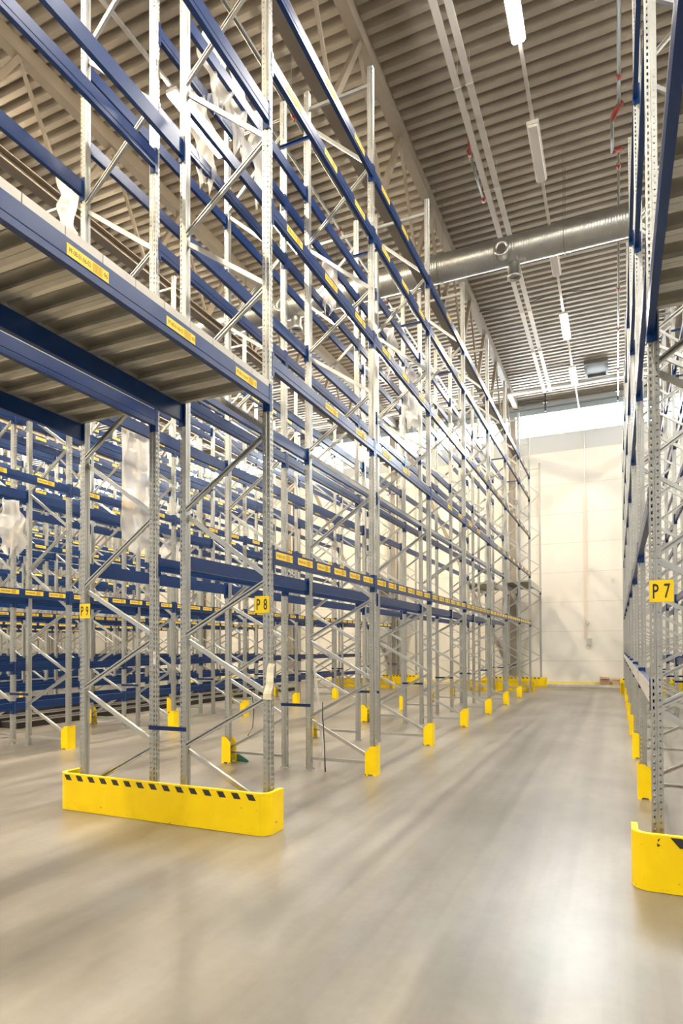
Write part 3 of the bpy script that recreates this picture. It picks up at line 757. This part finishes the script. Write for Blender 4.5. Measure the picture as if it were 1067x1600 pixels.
# ------------------------------------------------------------------ stretch film left hanging on the racks
def film(x, y, ztop, zbot, w, label, seed, taper=0.6, lean=0.0, axis='y'):
    rnd = random.Random(seed); nu, nv = 11, 22; b = MB(); k = len(b.v)
    ph = [rnd.uniform(0, 6.28) for _ in range(8)]
    for j in range(nv + 1):
        f = j / nv; ww = w * (1 - taper * abs(2 * f - 0.9) ** 2 * 0.6) * (1 + 0.12 * math.sin(7 * f + ph[0]))
        for i in range(nu + 1):
            g = i / nu - 0.5
            off = 0.05 * math.sin(9 * g + 5 * f + ph[1]) + 0.035 * math.sin(23 * g + ph[2] + 3 * f) + 0.03 * math.sin(14 * f + ph[3] + 6 * g)
            a = g * ww + lean * f + 0.03 * math.sin(11 * f + ph[4]); zz = ztop + (zbot - ztop) * f + 0.04 * math.sin(12 * g + ph[5]) * f
            if j == nv: zz += 0.12 * math.sin(17 * g + ph[6])
            b.v.append((x + off, y + a, zz) if axis == 'y' else (x + a, y + off, zz))
    for j in range(nv):
        for i in range(nu):
            q = k + j * (nu + 1) + i; b.f.append((q, q + 1, q + nu + 2, q + nu + 1)); b.mi.append(0)
    tag(ob('plastic_film', b.mesh('plastic_film', M['film'], True)), label, 'plastic film', 'loose stretch film')
film(-8.58, 9.58, 6.08, 3.70, 1.1, 'long clear plastic sheet hanging behind the P9 frame', 1, 0.5)
film(-8.58, 6.74, 4.05, 3.25, 0.4, 'clear plastic sheet hanging at the left edge of the photo', 2, 0.4)
film(-8.60, 7.83, 9.85, 8.95, 0.42, 'white plastic wrap draped round a rack top at upper left', 3, 0.3)
film(-4.14, 5.78, 8.80, 7.95, 0.40, 'white plastic strip on the upper beam right of the P8 rear upright', 4, 0.9, 0.15)
film(-4.14, 6.28, 8.75, 7.75, 0.40, 'tangled white plastic hanging midway behind the P8 upper brace', 5, 0.8, 0.12)
film(-4.12, 6.70, 8.50, 7.45, 0.22, 'narrow white plastic tail beside the P8 upright', 6, 0.9, 0.1)
film(-4.46, 6.05, 8.35, 7.30, 0.45, 'white plastic glowing in front of the left aisle lamp', 7, 0.8)
film(-4.30, 13.7, 8.15, 6.75, 0.75, 'white plastic sheet hanging high between the third and fourth frames', 8, 0.6)
film(-4.30, 9.30, 8.10, 7.35, 0.50, 'white plastic scrap hanging in front of the spiral duct', 9, 0.7)
film(-4.30, 12.3, 8.40, 7.55, 0.45, 'white plastic scrap on the top beam of the third bay', 10, 0.7)
film(0.92, 7.3, 3.4, 2.2, 0.6, 'clear plastic sheet hanging inside the P7 rack', 11, 0.5)
film(-9.95, 12.2, 4.6, 3.5, 0.8, 'clear plastic sheet hanging in the racks opposite P9', 12, 0.5)

# ------------------------------------------------------------------ small things on the floor and the end wall
b = MB(); b.prism([(-0.02, -0.004), (0.02, -0.004), (0.02, 0.004), (-0.02, 0.004)], (-3.87, 8.13, 0.004), (-4.005, 8.065, 1.47), (0, 1, 0))
tag(ob('edge_strip', b.mesh('edge_strip', M['white_plastic'])), 'white plastic strip leaning on the second P8 frame', 'strip')
b = MB(); b.tube([(-3.80, 7.915, 0.98), (-3.80, 7.91, 0.75), (-3.785, 7.905, 0.66), (-3.765, 7.90, 0.3), (-3.755, 7.90, 0.004)], 0.009, 8)
tag(ob('hanging_cable', b.mesh('hanging_cable', M['rubber'], True)), 'dark cable hanging to the floor behind the second P8 frame', 'cable')
b = MB(); b.tube([(-5.02, 8.0, 1.10), (-5.00, 8.03, 0.8), (-5.03, 8.04, 0.55), (-5.10, 8.02, 0.42)], 0.007, 8)
tag(ob('hanging_cable', b.mesh('hanging_cable', M['rubber'], True)), 'dark cable looped over a P9 brace above the floor', 'cable')
b = MB(); b.loft([[(-5.40, 8.125, 0.002), (-5.40, 8.16, 0.002), (-5.40, 8.16, 0.14), (-5.40, 8.125, 0.15)], [(-5.17, 8.12, 0.002), (-5.17, 8.15, 0.002), (-5.17, 8.15, 0.03), (-5.17, 8.12, 0.035)]])
tag(ob('floor_wedge', b.mesh('floor_wedge', M['teal'])), 'dark teal wedge on the floor beside the P9 post protector', 'wedge')
def open_box(name, x0, x1, y0, y1, z0, z1, m, label):
    t = ob(name, None, None, ((x0 + x1) / 2, (y0 + y1) / 2, z0)); tag(t, label, 'box')
    w, d, h = (x1 - x0) / 2, (y1 - y0) / 2, z1 - z0; b = MB()
    b.box(-w, w, -d, d, 0, 0.006); b.box(-w, w, -d, -d + 0.006, 0, h); b.box(-w, w, d - 0.006, d, 0, h); b.box(-w, -w + 0.006, -d, d, 0, h); b.box(w - 0.006, w, -d, d, 0, h)
    ob('box_body', b.mesh('box_body', m), t)
    b = MB(); b.loft([[(-w, -d, h), (-w, -d - 0.004, h), (-w, -d - 0.05, h - 0.06), (-w, -d - 0.046, h - 0.06)], [(w, -d, h), (w, -d - 0.004, h), (w, -d - 0.05, h - 0.06), (w, -d - 0.046, h - 0.06)]]); ob('box_flap', b.mesh('box_flap', m), t)
open_box('cardboard_box', -0.68, -0.32, 28.58, 28.84, 0.10, 0.42, M['card'], 'brown cardboard box on the kerb by the end wall')
open_box('cardboard_box', -0.20, 0.06, 28.58, 28.84, 0.10, 0.40, M['card_pale'], 'pale cardboard box on the kerb at the foot of the P7 row')
t = ob('cable_duct', None, None, (-1.24, WALL_Y - 0.008, 0)); tag(t, 'vertical cream cable duct on the end wall', 'cable duct')
b = MB(); b.box(-0.07, 0.07, -0.025, 0.0, 2.05, 8.2); ob('duct_cover', b.mesh('duct_cover', M['duct_white']), t)
b = MB(); b.box(-0.025, 0.025, -0.02, 0.0, 8.2, 11.1); ob('conduit', b.mesh('conduit', M['tray']), t)
t = ob('wall_socket', None, None, (-1.10, WALL_Y - 0.008, 1.86)); tag(t, 'grey wall socket box at the foot of the cable duct', 'socket')
ob('socket_box', boxme('socket_box', M['grey_box'], -0.10, 0.10, -0.09, 0.0, -0.06, 0.22), t)
b = MB(); b.tube([(0.10 * math.cos(a) - 0.05, -0.04, -0.13 + 0.10 * math.sin(a)) for a in [2 * math.pi * i / 16 for i in range(17)]], 0.008, 6); ob('cable_loop', b.mesh('cable_loop', M['grey_box'], True), t)
t = ob('alarm_button', None, None, (-1.17, WALL_Y - 0.008, 2.75)); tag(t, 'small round grey switch beside the cable duct', 'switch')
b = MB(); n = 16; b.loft([[(0.08 * math.cos(2 * math.pi * i / n), yy, 0.08 * math.sin(2 * math.pi * i / n)) for i in range(n)] for yy in (0, -0.06)]); ob('switch_body', b.mesh('switch_body', M['grey_box']), t)
b = MB(); b.loft([[(0.045 * math.cos(2 * math.pi * i / n), yy, 0.045 * math.sin(2 * math.pi * i / n)) for i in range(n)] for yy in (-0.06, -0.085)]); ob('switch_knob', b.mesh('switch_knob', M['white_plastic']), t)
# flat diagonal wind bracing on the end wall
for k, (xa, za, xb_, zb) in enumerate(((-4.42, 0.6, -9.6, 12.0), (-10.05, 0.6, -15.3, 12.0))):
    b = MB(); b.prism(SQ(0.16, 0.02), (xa, WALL_Y - 0.06, za), (xb_, WALL_Y - 0.06, zb), (0, 1, 0))
    tag(ob('wind_brace', b.mesh('wind_brace', M['column'])), ('flat brown diagonal brace on the end wall left of the P8 column', 'flat brown diagonal brace on the end wall behind the racks opposite P9')[k], 'brace')
# dark roller tracks on the floor beyond the second double rack
for q in range(4):
    x = (-12.15, -12.70, -13.25, -13.80, -14.88)[q]
    t = ob('roller_track', None, None, (x, 0, 0)); tag(t, ('nearest', 'second', 'third', 'farthest')[q] + ' dark roller track on the floor beyond the racks opposite P9', 'roller track', 'dark roller tracks')
    y0, y1, h = 9.5 - 0.2 * q, 22.5, 0.13 + 0.075 * q
    ob('track_bed', boxme('track_bed', M['dark_steel'], -0.25, 0.25, y0, y1, 0.0, h), t)
    for sx in (-0.235, 0.235): ob('side_rail', boxme('side_rail', M['rail'], sx - 0.012, sx + 0.012, y0, y1, h, h + 0.012), t)

# ------------------------------------------------------------------ light and view
w = bpy.data.worlds.new('world'); S.world = w; w.use_nodes = True
w.node_tree.nodes['Background'].inputs[0].default_value = (1.0, 0.97, 0.92, 1); w.node_tree.nodes['Background'].inputs[1].default_value = 0.33
S.view_settings.view_transform = 'Standard'; S.view_settings.look = 'None'; S.view_settings.gamma = 1.0; S.view_settings.use_curve_mapping = False
S.view_settings.exposure = 1.2
S.cycles.max_bounces = 8; S.cycles.diffuse_bounces = 4; S.cycles.glossy_bounces = 4; S.cycles.transparent_max_bounces = 8
S.cycles.sample_clamp_indirect = 6.0
S.cycles.use_denoising = True
